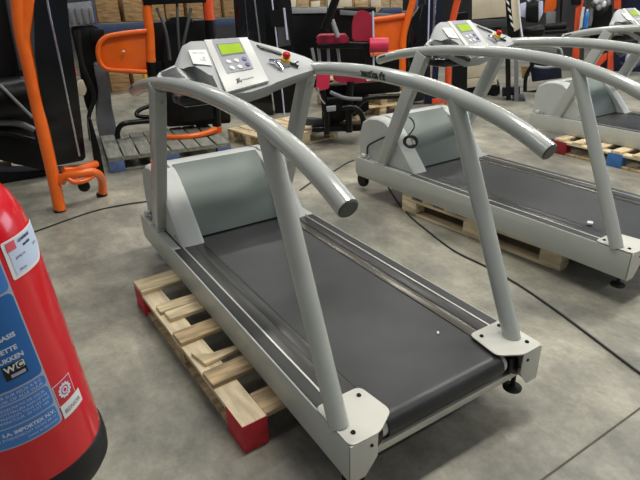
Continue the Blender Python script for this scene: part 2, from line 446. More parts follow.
def make_console(t):
    # across position, front lip (y, z), back edge (y, z), lip height
    st = [(-.405, 2.375, 1.178, 2.455, 1.192, .04), (-.385, 2.35, 1.176, 2.49, 1.200, .05), (-.325, 2.32, 1.163, 2.525, 1.214, .06), (-.292, 2.31, 1.155, 2.54, 1.222, .065),
          (-.240, 2.295, 1.138, 2.55, 1.302, .075), (-.195, 2.275, 1.116, 2.555, 1.319, .08), (-.03, 2.29, 1.112, 2.56, 1.315, .08), (.10, 2.325, 1.126, 2.555, 1.312, .08),
          (.135, 2.33, 1.136, 2.55, 1.298, .075), (.26, 2.34, 1.158, 2.545, 1.262, .07), (.385, 2.35, 1.176, 2.49, 1.214, .055), (.405, 2.375, 1.178, 2.455, 1.200, .045)]
    KN = ((0, 0), (.33, .35), (.67, .7), (1, 1))
    rg = []
    for x, yf, zf, yb, zb, h in st:
        a, b = yf + .012, yb - .012
        rg.append([(XC + x, a + (b - a) * u, zf + (zb - zf) * v) for u, v in KN] +
                  [(XC + x, yb + .004, zb - .014), (XC + x, yb - .01, zb - h), (XC + x, yf * .5 + yb * .5, (zf + zb) * .5 - h * 1.15), (XC + x, yf + .03, zf - h * .8), (XC + x, yf + .002, zf - .03), (XC + x, yf, zf - .012)])
    c = MB().rings(rg).build('console', M['console'], t)
    def top(x, v, h=.002):
        for q, r in zip(st, st[1:]):
            if q[0] <= x <= r[0]:
                f = (x - q[0]) / (r[0] - q[0]); m = [q[k] * (1 - f) + r[k] * f for k in range(6)]; break
        for (u0, v0), (u1, v1) in zip(KN, KN[1:]):
            if v <= u1: w_ = v0 + (v1 - v0) * (v - u0) / (u1 - u0); break
        a, b = m[1] + .012, m[3] - .012
        return Vector((XC + x, a + (b - a) * v, m[2] + (m[4] - m[2]) * w_)) + Vector((0, -.45, .89)) * h
    # raised centre panel on the slope, between four corners
    BL, BR = Vector((XC - .157, 2.262, 1.117)), Vector((XC + .092, 2.322, 1.137))
    TL, TR = Vector((XC - .128, 2.545, 1.323)), Vector((XC + .102, 2.55, 1.322))
    n = (BR - BL).cross(TL - BL).normalized()
    if n.z < 0: n = -n
    def P(a, b, h=0): return BL * (1 - a) * (1 - b) + BR * a * (1 - b) + TR * a * b + TL * (1 - a) * b + n * h
    pan = MB().prism([P(0, 0, -.016), P(1, 0, -.016), P(1, 1, -.016), P(0, 1, -.016)], n * .016, .003).build('display_panel', M['facia'], c)
    def plate(a0, a1, b0, b1, h, nm, m):
        return MB().prism([P(a0, b0, h), P(a1, b0, h), P(a1, b1, h), P(a0, b1, h)], n * .001).build(nm, M[m], pan)
    plate(.17, .79, .31, .985, .0002, 'facia_inset', 'facia2')
    plate(.215, .765, .64, .885, .0012, 'screen_bezel', 'mgrey')
    plate(.24, .745, .665, .865, .0022, 'lcd_screen', 'screen')
    for a, b, m in ((.31, .515, 'button'), (.49, .515, 'button'), (.325, .39, 'button'), (.50, .385, 'button'), (.68, .525, 'violet'), (.70, .405, 'violet')):
        MB().lathe([(.0125, 0), (.0125, .003), (.0105, .0045)], P(a, b, .0012), n, 16).build('button', M[m], pan)
    MB().text('proxomed', .1, lambda x, y: P(.385 + x * .72, .125 + y * .55, .0008), 'LEFT', .001).build('brand_lettering', M['mgrey'], pan)
    lo = MB(); rt = (BR - BL).normalized()
    for a, dx in ((.325, .03), (.355, .045)):
        lo.bar(P(a - dx, .10, .0008), P(a + dx * .7, .185, .0008), .005, .0008, rt, 0)
        lo.bar(P(a + dx, .10, .0008), P(a - dx * .7, .175, .0008), .004, .0008, rt, 0)
    lo.build('brand_mark', M['ink'], pan)
    # dark tray set into the left wing and its underside
    tr = MB(); k = 14; A = []; B = []; rows = []
    for q in range(k + 1):
        x = -.385 + .205 * q / k; f = q / k
        v0 = .05 if x < -.285 else .0; vm = .84 if x < -.285 else max(.27, .60 - .34 * (x + .285) / .10)
        A.append(top(x, v0, .005)); rows.append([top(x, v0 + (vm - v0) * g / 8, .005 + .004 * (g > 0)) for g in range(9)])
    va = [[tr.bm.verts.new(p) for p in r] for r in rows]
    for r0, r1 in zip(va, va[1:]):
        for q in range(8): tr.bm.faces.new((r0[q], r0[q + 1], r1[q + 1], r1[q]))
    ln_ = len(A); lip = MB(); lv = [[lip.bm.verts.new(p + Vector((0, dy, dz))) for p in A] for dy, dz in ((.0, .001), (-.016, -.014), (-.013, -.036))]
    for r0, r1 in zip(lv, lv[1:]):
        for q in range(k): lip.bm.faces.new((r0[q], r0[q + 1], r1[q + 1], r1[q]))
    lip.build('tray_lip', M['tray'], c)
    tr.build('tray', M['tray'], c)
    MB().span((XC - .33, 2.35, 1.055), (XC - .10, 2.52, 1.10), .012).build('tray_underside', M['tray'], c)
    # paper label on the left wing
    L = [top(-.168, .46, .006), top(-.240, .50, .010), top(-.230, .82, .009), top(-.166, .78, .008)]
    L[0] += Vector((.012, 0, 0)); L[3] += Vector((.02, 0, -.002))
    lb = MB().prism(L, (0, -.0004, .0009)).build('paper_label', M['paper'], c)
    def onlab(a, b): return L[1] * (1 - a) * (1 - b) + L[0] * a * (1 - b) + L[3] * a * b + L[2] * (1 - a) * b + Vector((0, -.0009, .0018))
    MB().text('CE', .36, lambda x, y: onlab(.42 + x * .8, .25 + y), 'LEFT').build('ce_mark', M['mgrey'], lb)
    MB().text('230V 50Hz', .16, lambda x, y: onlab(.16 + x * .9, .70 + y), 'LEFT').build('small_print', M['mgrey'], lb)
    # clip strip, emergency stop and safety clip on the right wing
    MB().prism([top(.128, .86), top(.142, .78), top(.248, .62), top(.245, .72)], Vector((0, -.45, .89)) * .008, .001).build('clip_strip', M['cap'], c)
    e = top(.235, .36); ax = Vector((0, -.45, .89)).normalized()
    es = MB().lathe([(.026, -.01), (.026, .010), (.022, .014)], e, ax, 20).build('stop_base', M['facia'], c)
    MB().lathe([(.024, .012), (.026, .024), (.019, .028)], e, ax, 20).build('stop_collar', M['yellow'], es)
    MB().lathe([(.012, .026), (.019, .036), (.020, .046), (.015, .054), (.004, .057)], e, ax, 20).build('stop_button', M['red'], es)
    kp = top(.150, .42, .012); kq = top(.195, .16, .006)
    MB().tube(spline([kp, (kp + kq) / 2 + Vector((0, 0, .014)), kq], 4), .008, 8).build('safety_clip', M['chrome'], c)
    MB().tube(spline([kp, top(.185, .38, .02), e + ax * .022], 5), .0025, 6).build('safety_cord', M['mgrey'], c)
    MB().tube([e + ax * .01, top(.285, .12, .008)], .007, 8).build('stop_key', M['tray'], c)
    MB().tube([top(.27, .28, .004), top(.30, .26, .018)], .006, 8).build('stop_pin', M['chrome'], c)

tm = make_treadmill()
t2 = copy_tree(tm); t2.location = (2.9627, 1.145, ZB); t2.rotation_euler = (0, 0, math.radians(1.6))
t2['label'] = 'second grey treadmill, with a black cord coiled on its front post'
t3 = copy_tree(tm); t3.location = (5.41, 1.36, ZB); t3.rotation_euler = (0, 0, math.radians(.5))
t3['label'] = 'farthest grey treadmill, cut off by the right edge, on the pallet with a blue block'

for t_ in (t2, t3):
    for h_ in t_.children:
        for c_ in list(h_.children):
            if c_.name.startswith('worn_lettering'): bpy.data.objects.remove(c_)

# ------------------------------------------------------------------ pallets
def pallet(label, loc, rz, boards, blockmats, wm=('wood', 'woodlong', 'wood2'), wdt=.84, ln=1.265, group='wooden pallets', height=.148, zlift=0, txt=None):
    """local x across, y along; boards = (y0, y1, x0, x1, skew, material)"""
    p = thing('wooden_pallet', label, 'pallet', (loc[0], loc[1], zlift), group, False, rz)
    xs = (.05, wdt / 2, wdt - .05)
    for x in xs: MB().span((x - .04, 0.002, 0), (x + .04, ln - .002, .018), .002).build('bottom_board', M[wm[2]], p)  # darker wood by default, so shade under the stringers is put into colour
    i = 0
    for x in xs:
        for y in (.07, ln / 2, ln - .07):
            m = blockmats[i] if i < len(blockmats) else wm[2]; i += 1
            pt = 'paint' in m or 'red' in m or 'pale' in m; e_ = .0508 if pt else .049; f_ = .0705 if pt else .069
            bk = MB().span((x - e_, y - f_, 0.0006 if pt else .02), (x + e_, y + f_, .1265 if pt and wdt < 1 else .106), .003).build('block', M[m], p)
            if txt and i == txt[0]:
                for j, wd in enumerate(txt[1]):
                    MB().text(wd, .034, lambda a, b, j=j, x=x, y=y: (x - .0505, y + .055 - a, .066 - j * .034 + b), 'LEFT', .001).build('stencil_lettering', M['paper'], bk)
    for x in xs: MB().span((x - .05, .001, .106), (x + .05, ln - .001, .127), .002).build('stringer_board', M[wm[1]], p)
    for y0, y1, x0, x1, sk, m, z in boards:
        rot = Matrix.Rotation(math.radians(sk), 3, 'Z')
        h = height - .127
        MB().box(((x0 + x1) / 2, (y0 + y1) / 2, .127 + h / 2 + z), (x1 - x0, y1 - y0, h), rot, .002).build('deck_board', M[m], p)
    return p
p1 = pallet('pallet under the nearest treadmill, with red painted end blocks and broken boards', (.492, 1.338), math.radians(2.1),
            [(1.12, 1.264, 0, .84, 0, 'wood', 0), (.87, .945, .015, .84, -1, 'wood', 0), (.79, .868, .03, .84, 0, 'wood', 0), (.59, .69, .0, .84, 1.5, 'wood2', 0),
             (.25, .35, .0, .84, 1, 'wood2', 0), (.012, .14, .101, .74, 0, 'wood2', -.021)], ['redpaint', 'wood2', 'redpaint', 'redpaint', 'wood2', 'redpaint'])
MB().prism(roundpoly([(.01, .50, .1275), (.03, .385, .1275), (.20, .40, .1275), (.19, .43, .1275), (.07, .44, .1275)], .01, 2), (0, 0, .018), .002).build('split_board', M['wood'], p1)
full = [(y, y + .1, 0, .84, 0, 'wood', 0) for y in (0, .19, .385, .58, .775, .97, 1.165)]
p2 = pallet('pallet under the second treadmill, plain wooden blocks', (2.60, 1.533), math.radians(5.5), full, ['woodlong'] * 9, ('wood', 'woodlong', 'woodlong'))
p3 = pallet('pallet under the farthest treadmill, one dark red and one blue block', (4.775, 1.86), math.radians(.8), full, ['wood2', 'bluepaint', 'darkred'], txt=(3, ('RED', 'PALLET')))
p4 = pallet('weathered grey pallet with faded blue blocks under the black and orange machine', (1.02, 6.17), math.radians(-98), [(y, y + .135, 0, 1.0, 0, 'greywood', 0) for y in (0, .15, .3, .45, .6, .75, .9, 1.06)],
            ['palebl'] * 9, ('greywood', 'greywood', 'greywood'), 1.0, 1.2)
p5 = pallet('pale clean pallet under the crimson padded machine', (3.40, 4.98), math.radians(99), [(y, y + .125, 0, .8, 0, 'wood', 0) for y in (0, .14, .285, .43, .575, .72, .865)], [], ('wood', 'wood', 'wood'), .8, .99)
p6 = pallet('pallet at the far left edge, under the black leg machine', (-.95, 5.78), math.radians(0), full, [], wdt=1.05)
for k in range(3):
    pallet(['bottom', 'middle', 'topmost'][k] + ' brown pallet of the low stack behind the crimson machine', (4.12 + random.uniform(-.02, .02), 5.62), math.radians(-8 + random.uniform(-1, 1)),
           full, [], ('wood2', 'wood2', 'wood2'), wdt=.84, group='stacked pallets', zlift=.149 * k)

# ------------------------------------------------------------------ fire extinguisher on its stand
FW = Vector((.53, .848, 0)).normalized()
EX = thing('fire_extinguisher', 'red fire extinguisher with blue instruction label, cut off by the left edge', 'fire extinguisher', (-.047, .624, .941), None, False)
EX.rotation_euler = Matrix.Rotation(math.radians(-4), 3, FW).to_euler()
R0 = .08
MB().lathe([(.0, .045), (.0795, .045), (R0, .05), (R0, .31), (.0795, .332), (.077, .352), (.071, .372), (.06, .390), (.044, .403), (.028, .41), (.022, .413), (.022, .43), (.0, .43)], n=72).build('cylinder', M['extred'], EX)
MB().lathe([(.066, 0), (.074, .0), (.0805, .010), (.0825, .024), (.0822, .046), (.0805, .049), (.074, .050)], n=72).build('base_ring', M['extblack'], EX)
v = MB().lathe([(.02, .425), (.024, .43), (.024, .455), (.016, .46), (.016, .485), (.0, .485)], n=24).build('valve', M['alu'], EX)
MB().bar((0, .01, .482), (-.10, .01, .50), .022, .01, (0, 1, 0)).build('lever', M['black'], v)
MB().bar((0, .01, .462), (-.10, .01, .452), .02, .008, (0, 1, 0)).build('carry_handle', M['black'], v)
MB().tube(spline([(-.015, .015, .445), (-.06, .06, .44), (-.07, .075, .36), (-.064, .066, .25), (-.064, .066, .1)], 6), .009, 12).build('hose', M['rubber'], EX)
def cyl(deg, h, o): a = math.radians(deg); return Vector(((R0 + o) * math.cos(a), (R0 + o) * math.sin(a), h))
def patch(d0, d1, h0, h1, rad, o=.0004, n=20, cut=None):
    """a rounded rectangle wrapped round the cylinder: degrees d0..d1, heights h0..h1"""
    mb = MB(); L = (d1 - d0) * PI / 180 * R0
    cols = []
    xs = [L * i / n for i in range(n + 1)]
    if rad: xs = sorted(set(xs + [rad * k / 5 for k in range(5)] + [L - rad * k / 5 for k in range(5)]))
    for x in xs:
        e = min(x, L - x); ins = rad - math.sqrt(max(0, rad * rad - (rad - e) ** 2)) if rad and e < rad else 0
        d = d0 + (d1 - d0) * x / L
        lo = h0 + ins
        if cut and x > L - cut: lo = h0 + (1 - math.sqrt(max(0, 1 - ((x - L + cut) / cut) ** 2))) * (h1 - h0) * .85
        cols.append((mb.bm.verts.new(cyl(d, lo, o)), mb.bm.verts.new(cyl(d, h1 - ins, o))))
    for a, b in zip(cols, cols[1:]): mb.bm.faces.new((a[0], b[0], b[1], a[1]))
    return mb
def extext(txt, size, d, h, o=.0009, align='RIGHT', bold=0, mb=None):
    return (mb or MB()).text(txt, size, lambda x, y: cyl(d + math.degrees(x / R0), h + y, o), align, bold)
lab = patch(-168, -57.3, .1115, .352, .006, .0003, 40).build('instruction_label', M['lgrey'], EX)
patch(-166, -58.6, .2895, .331, .006, .0006, 40).build('title_band', M['lblue2'], lab)
patch(-166, -58.6, .1835, .287, .006, .0006, 40).build('instruction_field', M['lblue'], lab)
patch(-166, -59.0, .1685, .181, .004, .0006, 40).build('warning_field', M['lblue2'], lab)
patch(-166, -59.4, .1400, .1665, .004, .0006, 40).build('details_field', M['lblue2'], lab)
patch(-166, -59.8, .1135, .1380, .004, .0006, 40).build('importer_field', M['lblue2'], lab)
patch(-80, -58.0, .333, .349, .002, .0006, 10).build('cream_band', M['cream'], lab)
LINES = [('SUR LA BASE', .0075, -77, .262), ('BASIS', .0075, -67, .2405), ('OUVRIR LA GACHETTE', .0075, -69, .2262), ('HENDEL INDRUKKEN', .0075, -66.5, .2155),
         ('S.A. IMPORTEX N.V.', .0064, -61.3, .1290), ('2730 ZWIJNDRECHT 03/252 88 11', .0046, -61.5, .1232), ('MADE IN BELGIUM', .0040, -61.5, .1172),
         ('CONTROLEER REGELMATIG DE DRUK', .0046, -63, .1605), ('NIET BLOOTSTELLEN AAN HITTE', .0046, -61.8, .1553), ('VERIFIER LA PRESSION TOUS LES ANS', .0046, -61, .1501),
         ('TEMPERATUUR -20 TOT +60', .0046, -63, .1449), ('UTILISER SUR FEUX A B C', .0052, -62, .1755), ('GEBRUIK OP ALLE VUUR', .0052, -62, .1700)]
for tx_, sz_, d_, h_ in LINES:
    extext(tx_, sz_, d_, h_, bold=.0003 if sz_ > .006 else 0).build('label_text', M['lpale'], lab)
w1 = patch(-84, -68, .1945, .2125, .001, .0010, 8).build('pictogram', M['extblack'], lab)
patch(-74.5, -68.4, .204, .212, .001, .0014, 6).build('pictogram_tile', M['paper'], w1)
patch(-80, -69.5, .1965, .2005, .0, .0014, 6).build('pictogram_bar', M['lgrey'], w1)
extext('C', .0092, -69.3, .2048, .0018, bold=.0004).build('letter_c', M['extblack'], w1)
extext('W', .0100, -75.3, .2040, .0014, bold=.0004).build('letter_w', M['paper'], w1)
sv = patch(-53.5, -1, .2955, .3375, .002, .0004, 30, cut=.030).build('service_sticker', M['paper'], EX)
patch(-50, -6, .2995, .3350, .002, .0008, 24, cut=.026).build('sticker_wash', M['lmid'], sv)
patch(-50.5, -42, .3255, .3352, .0, .0011, 6).build('sticker_emblem', M['lred'], sv)
stx = extext('CONTROLE', .0042, -39, .3300, .0011, 'LEFT', .0002); extext('service', .0048, -35, .3235, .0011, 'LEFT', .0002, stx)
extext('geldig tot', .004, -46, .3155, .0011, 'LEFT', 0, stx); extext('datum', .004, -46, .302, .0011, 'LEFT', 0, stx)
extext('2019', .004, -22, .316, .0011, 'LEFT', 0, stx)
stx.build('sticker_text', M['navy'], sv)
cs = patch(-57, -36.8, .1285, .158, .0, .0005, 12).build('benor_sticker', M['lpale'], EX)
patch(-56.2, -37.6, .1295, .157, .0, .0008, 12).build('sticker_field', M['redpaint'], cs)
gear = MB(); ring = []
for k in range(48):
    a = 2 * PI * k / 48; rr = .0098 if k % 4 < 2 else .0084
    ring.append((rr * math.cos(a), rr * math.sin(a)))
def cp(x, y, o=.0012): return cyl(-47 + math.degrees(x / R0), .1445 + y, o)
for k in range(48):
    a, b = ring[k], ring[(k + 1) % 48]
    gear.face([cp(*a), cp(*b), cp(b[0] * .62, b[1] * .62), cp(a[0] * .62, a[1] * .62)])
for k in range(16):
    a, b = 2 * PI * k / 16, 2 * PI * (k + 1) / 16
    gear.face([cp(.0042 * math.cos(a), .0042 * math.sin(a)), cp(.0042 * math.cos(b), .0042 * math.sin(b)), cp(.0024 * math.cos(b), .0024 * math.sin(b)), cp(.0024 * math.cos(a), .0024 * math.sin(a))])
gear.build('gear_emblem', M['lpale'], cs)
tg = patch(-56.5, -32.2, .111, .1295, .001, .0011, 12).build('benor_tag', M['paper'], EX)
extext('BENOR', .0082, -44.5, .1165, .0016, 'CENTER').build('tag_text', M['mgrey'], tg)
# stand below the frame of the picture
sd = thing('extinguisher_stand', 'slim black stand carrying the red extinguisher, below the picture edge', 'stand', (-.02, .607, 0))
MB().lathe([(.16, 0), (.16, .012), (.05, .02)], (-.045, .622, 0), n=36).build('foot_plate', M['black'], sd)
MB().lathe([(.022, 0), (.022, .925)], (-.045, .622, .01), n=20).build('pole', M['black'], sd)
axE = EX.rotation_euler.to_matrix() @ Vector((0, 0, 1))
MB().lathe([(.02, -.03), (.062, -.012), (.062, -.001)], EX.location, axE, 28).build('cradle_plate', M['black'], sd)

# ------------------------------------------------------------------ cables and scraps on the floor
def cable(name, pts, r, label, cat='cable'):
    p = spline([(x, y, z) for x, y, z in pts], 8)
    return single(MB().tube(p, r, 8), name, M['cable'], label, cat, (pts[0][0], pts[0][1], 0))
def fz(px, py, z=.006):
    d = ROT @ Vector((px - 320, 240 - py, -FPX)); return CAM + d * ((z - CAM.z) / d.z)
cable('power_cable', [fz(*p) for p in ((386, 183), (392, 193), (400, 205), (412, 218), (424, 228), (453, 250), (486, 266.5), (519, 285), (555, 309.5), (592, 337), (640, 373), (668, 392))], .006,
      'long black cable snaking over the floor between the nearest and second treadmills')
cable('power_cable', [fz(*p) for p in ((20, 237), (45, 228), (70, 219), (98, 210), (125, 204.5), (150, 201))], .006,
      'dark cable on the floor from the extinguisher to the nearest treadmill front')
cable('power_cable', [fz(*p) for p in ((300, 190), (318, 178), (334, 171), (345, 164), (354, 160))], .006,
      'cable on the floor between the pale pallet and the second treadmill wheel')
single(MB().box((2.708, 1.473, ZT + .008), (.035, .03, .014), Matrix.Rotation(.5, 3, 'Z'), .004), 'paper_scrap', M['paper'], 'small white scrap lying on the second treadmill deck by its rear post', 'scrap', (2.708, 1.473, ZT + .001))
sc = fz(438, 333, ZT - .002)
single(MB().box(sc + Vector((0, 0, .002)), (.016, .008, .003), Matrix.Rotation(.9, 3, 'Z'), .001), 'paper_scrap', M['paper'], 'tiny white scrap on the nearest treadmill belt near the right end plate', 'scrap', tuple(sc))
# coiled cord hanging on the second treadmill
ck = thing('coiled_cord', 'black cord coiled and hung on the second treadmill front post', 'cord', (2.57, 2.70, .42))
F2 = Frame(2.53, 2.62)
cc = F2(410.5, 141.5); co = []
for k in range(110):
    a = 2 * PI * k / 22; q = .042 + .006 * math.sin(k * .23)
    co.append(cc + F2.r * q * math.cos(a) + Vector((0, 0, 1)) * q * .9 * math.sin(a) - F2.n * (.012 * math.sin(k * .31)))
MB().tube(co, .007, 6).build('coil', M['cable'], ck)
MB().bar(cc + F2.r * .02 - Vector((0, 0, .01)), cc + F2.r * .045 + Vector((0, 0, .002)), .03, .03, (0, 0, 1)).build('plug', M['facia'], ck)
MB().tube(spline([F2(408, 136), F2(414, 128, -.02), F2(413, 121, -.04), F2(409, 117, -.05)], 5), .005, 6).build('tail', M['cable'], ck)
cable('mains_lead', [(2.506, 3.264, .339), (2.506, 3.253, .406), (2.508, 3.152, .467), (2.511, 3.033, .525), (2.514, 2.92, .565)], .007, 'black lead along the left flank of the second treadmill motor cover', 'cable')
# ------------------------------------------------------------------ machines standing behind the treadmills
# weight stack tower with orange frame, left
F = Frame(.42, 4.45)
a = thing('weight_stack_machine', 'black shrouded weight machine on an orange tube frame, far left behind the extinguisher', 'exercise machine', F.base(), 'strength machines')
F.tube([(60, 210, .08), (53, 176, .06), (45, 140, .04), (36.5, 103), (28.5, 66), (22, 38), (19, 18), (18, 0), (20, -25)], .046, n=18).build('upright', M['orange'], a)
F.tube([(33, -25), (29.5, 0), (26.5, 18), (24, 38), (28, 58, -.02)], .043, n=16).build('bent_brace', M['orange'], a)
F.poly([(33, -30), (64, -30), (70, 30), (78, 90), (86, 160), (55, 166), (45, 115), (35, 60)], .03, .24, .03, .02).build('stack_shroud', M['gloss'], a)
F.tube([(43.5, -30, .09), (48, 5, .09), (58, 52, .09), (73, 125, .09), (79.5, 156, .09)], .0075, n=10).build('rod_and_glint', M['chrome'], a)  # bright streak reflected along the shroud, shaped as a chrome rod
F.tube([(61, 182, .08), (66, 176, .1), (78, 174, .12), (92, 172, .1), (100, 176, .0), (102.5, 185, -.09), (102.5, 197, -.13)], .034, n=14).build('base_hoop', M['orange'], a)
F.tube([(63, 170, .02), (80, 168, -.05), (96, 164, -.2)], .03, n=14).build('base_hoop', M['orange'], a)
F.tube([(68, 178, .12), (74, 182, .14), (84, 181, .14), (93, 176, .1)], .02, n=12).build('base_brace', M['orange'], a)
F.bar((63, 30), (73, 76), .06, .05, -.25).build('rear_handle', M['orange2'], a)
for p, k in (((60, 211), .08), ((102.5, 197.5), -.13)):
    q = to_floor(F(*p, k)); MB().lathe([(.042, 0), (.045, .004), (.045, .022), (.04, .028)], q, n=18).build('rubber_foot', M['rubber'], a)
q = F(84, 186, .02); MB().lathe([(.03, -.02), (.045, -.015), (.045, .015), (.03, .02)], q, F.n, 18).build('pulley', M['rubber'], a)
F.poly([(88, 120), (91, 118), (100, 150), (107, 186), (101, 186), (94, 160)], -.2, .08, .02).build('rear_post', M['black'], a)
# black leg machine left of it
F = Frame(-.15, 5.25)
b = thing('leg_machine', 'black leg machine with padded roller, at the left edge behind the orange upright', 'exercise machine', F.base(), 'strength machines')
z = F(8, 97); MB().tube([z - F.r * .35 - F.n * .1, z + F.r * .14], .16, 22).build('roller_pad', M['vinyl'], b)
F.tube([(-30, 124), (0, 122.5), (20, 124), (34, 130)], .028).build('lever_tube', M['mgrey'], b)
F.tube([(-30, 134), (5, 133), (34, 140)], .028).build('lever_tube', M['black'], b)
F.poly([(-30, 134), (34, 134), (50, 158), (52, 172), (15, 164), (-30, 152)], -.1, .3, .03).build('seat_base', M['vinyl'], b)
F.poly([(-30, 60), (34, 62), (46, 150), (-30, 146)], -.35, .2, .02).build('rear_cover', M['black'], b)
F.poly([(-30, -25), (2, -25), (14, 30), (24, 82), (8, 80), (-30, 70)], -.05, .3, .03).build('back_frame', M['black'], b)
F.tube([(4, -25, .1), (12, 22, .1), (22, 70, .1)], .02).build('side_tube', M['dgrey'], b)
F.poly([(-30, 172), (70, 172), (72, 188), (-30, 194)], -.2, .25, 0).build('floor_beam', M['black'], b)
F.tube([(0, 85, .2), (20, 105, .2), (33, 118, .2)], .012).build('adjuster_rod', M['silver'], b)
# grey step machine
F = Frame(1.0, 6.4)
c = thing('step_machine', 'grey stepping machine with a silver console and flared foot, left of the orange plate', 'exercise machine', F.base(), 'strength machines')
F.poly([(60, 4), (91, 1), (95, 23), (66, 27)], 0, .2, .02, .01).build('console_housing', M['silver'], c)
for i in range(4):
    F.bar((69 + i * 7, 8), (72.5 + i * 6.5, 23), .03, .03, .02).build('console_rib', M['mgrey'], c)
F.poly([(70, 27), (98, 25), (104, 50), (103, 78), (97, 100), (90, 118), (84, 100), (78, 60)], -.05, .3, .05).build('body_shell', M['black'], c)
F.poly([(93, 62), (108, 66), (110, 88), (112, 108), (117, 130), (121, 144), (103, 148), (98, 132), (97, 112), (99, 92)], .1, .45, .05, .02).build('flared_foot', M['fgrey'], c)
F.tube([(78, 30, .15), (82, 62, .15), (94, 95, .15), (89, 116, .15), (91, 140, .1)], .022).build('pedal_arm', M['rubber'], c)
F.poly([(77, 82), (83, 80), (87, 90), (84.5, 96), (78, 94)], .22, .1, .02).build('pedal_block', M['cream'], c)
F.poly([(90, 30), (104, 29), (104, 40), (92, 43)], .1, .1, .02).build('grip', M['vinyl'], c)
# black and orange machine on the weathered pallet
F = Frame(1.75, 5.75)
d = thing('abdominal_machine', 'black machine with a rounded orange side plate, standing on the weathered grey pallet', 'exercise machine', (1.75, 5.75, .148), 'strength machines')
F.tube([(148, -25), (147, 0), (147.5, 15), (150, 35), (151, 62)], .046, n=16).build('upright', M['orange'], d)
F.tube([(151, 62), (153.5, 90), (157, 126)], .05, n=14).build('lower_upright', M['black'], d)
F.tube([(207, -25), (208, 4), (209.5, 20)], .055, n=16).build('upright', M['orange2'], d)
F.tube([(209.5, 20), (213, 60), (217, 126)], .05, n=14).build('lower_upright', M['black'], d)
P = [(147, 31), (128, 33), (112, 35.5), (104, 38.5), (99, 45), (98, 53), (100, 62), (105, 68), (113, 70), (130, 71), (147, 72)]
sp = F.poly(P, .0, .03).build('side_plate', M['orange'], d)
F.tube([(p[0], p[1], .03) for p in P], .024, n=12, sm=4).build('plate_rim', M['orange'], sp)
q = F(123, 52, .03); MB().lathe([(.014, 0), (.014, .02), (.008, .026)], q, -F.n, 10).build('bolt', M['chrome'], sp)
F.bar((143, 2), (210, -1), .06, .06, .02).build('top_crossbar', M['black'], d)
F.poly([(150, 23), (210, 20), (214, 100), (163, 104), (156, 60)], -.4, .1, .02).build('rear_cover', M['black'], d)
F.poly([(166, 18), (192, 16), (200, 60), (204, 96), (170, 98), (163, 60)], -.25, .16, .06, .03).build('back_pad', M['vinyl'], d)
F.poly([(150, 62), (166, 60), (168, 98), (154, 98)], -.3, .12, .02).build('weight_stack', M['black'], d)
F.tube([(177, 4), (178, 30, .05), (180, 58, .05)], .014).build('pull_rod', M['dgrey'], d)
F.tube([(157, 8), (166, 32, .05), (170, 60, .05)], .016).build('pull_rod', M['dgrey'], d)
F.tube([(191, 8), (186, 32, .05), (183, 45, .05)], .016).build('pull_rod', M['dgrey'], d)
F.poly([(160, 94), (228, 92), (231, 123), (167, 127)], -.15, .3, .03).build('seat_box', M['black'], d)
F.poly([(182, 98), (212, 96), (214, 119), (184, 122)], .16, .03, .02).build('seat_panel', M['black'], d)
F.tube([(160, 136.5, .2), (175, 137.5, .27), (190, 136.5, .3), (205, 133.5, .27), (216, 129.5, .2)], .031, n=14).build('foot_hoop', M['orange'], d)
F.bar((200, 136), (200.4, 140), .05, .04, .28).build('hoop_leg', M['orange'], d)
F.poly([(216, 128), (222, 128), (222, 134), (216, 135)], .17, .06, 0).build('hoop_end', M['orange2'], d)
F.tube([(118, 138.5, .2), (117.5, 133, .2), (119.5, 127, .2), (125, 123.5, .2), (136, 122, .16), (160, 120, .1)], .027, n=12).build('floor_handle', M['black'], d)
F.tube([(160, 103), (144, 108, .05), (137, 112.5, .08), (138, 116, .1), (150, 117, .1), (160, 116, .1)], .022, n=12).build('bent_handle', M['black'], d)
# tall black tower behind the console
F = Frame(3.35, 6.6)
e = thing('cable_tower', 'tall black cable tower with chrome guide rods, behind the nearest treadmill console', 'exercise machine', F.base(), 'strength machines')
F.poly([(231, -30), (262, -30), (268, 60), (276, 150), (250, 150), (238, 60)], 0, .3, .02).build('tower_shroud', M['gloss'], e)
F.poly([(262, -30), (288, -30), (292, 12), (296, 62), (300, 120), (276, 120), (268, 60)], -.12, .2, .02).build('rear_shroud', M['black'], e)
F.tube([(250, -30, .05), (254.5, 0, .05), (262, 60, .05)], .012).build('rod_and_glint', M['mgrey'], e)
F.tube([(242, -30, .05), (245, 0, .05), (250, 60, .05)], .006).build('rod_and_glint', M['dgrey'], e)
F.tube([(268, -30, .16), (272, 0, .16), (279, 60, .16), (285, 120, .16)], .010).build('rod_and_glint', M['lav'], e)
F.tube([(284, 8, .18), (287.5, 40, .18)], .014).build('short_rod', M['lav'], e)
F.poly([(269, 10), (284, 10), (286, 25), (271, 27)], .18, .1, .01).build('carriage', M['vinyl'], e)
F.poly([(277, 27), (288, 27), (291, 45), (279, 47)], .17, .1, .01).build('counterweight', M['dgrey'], e)
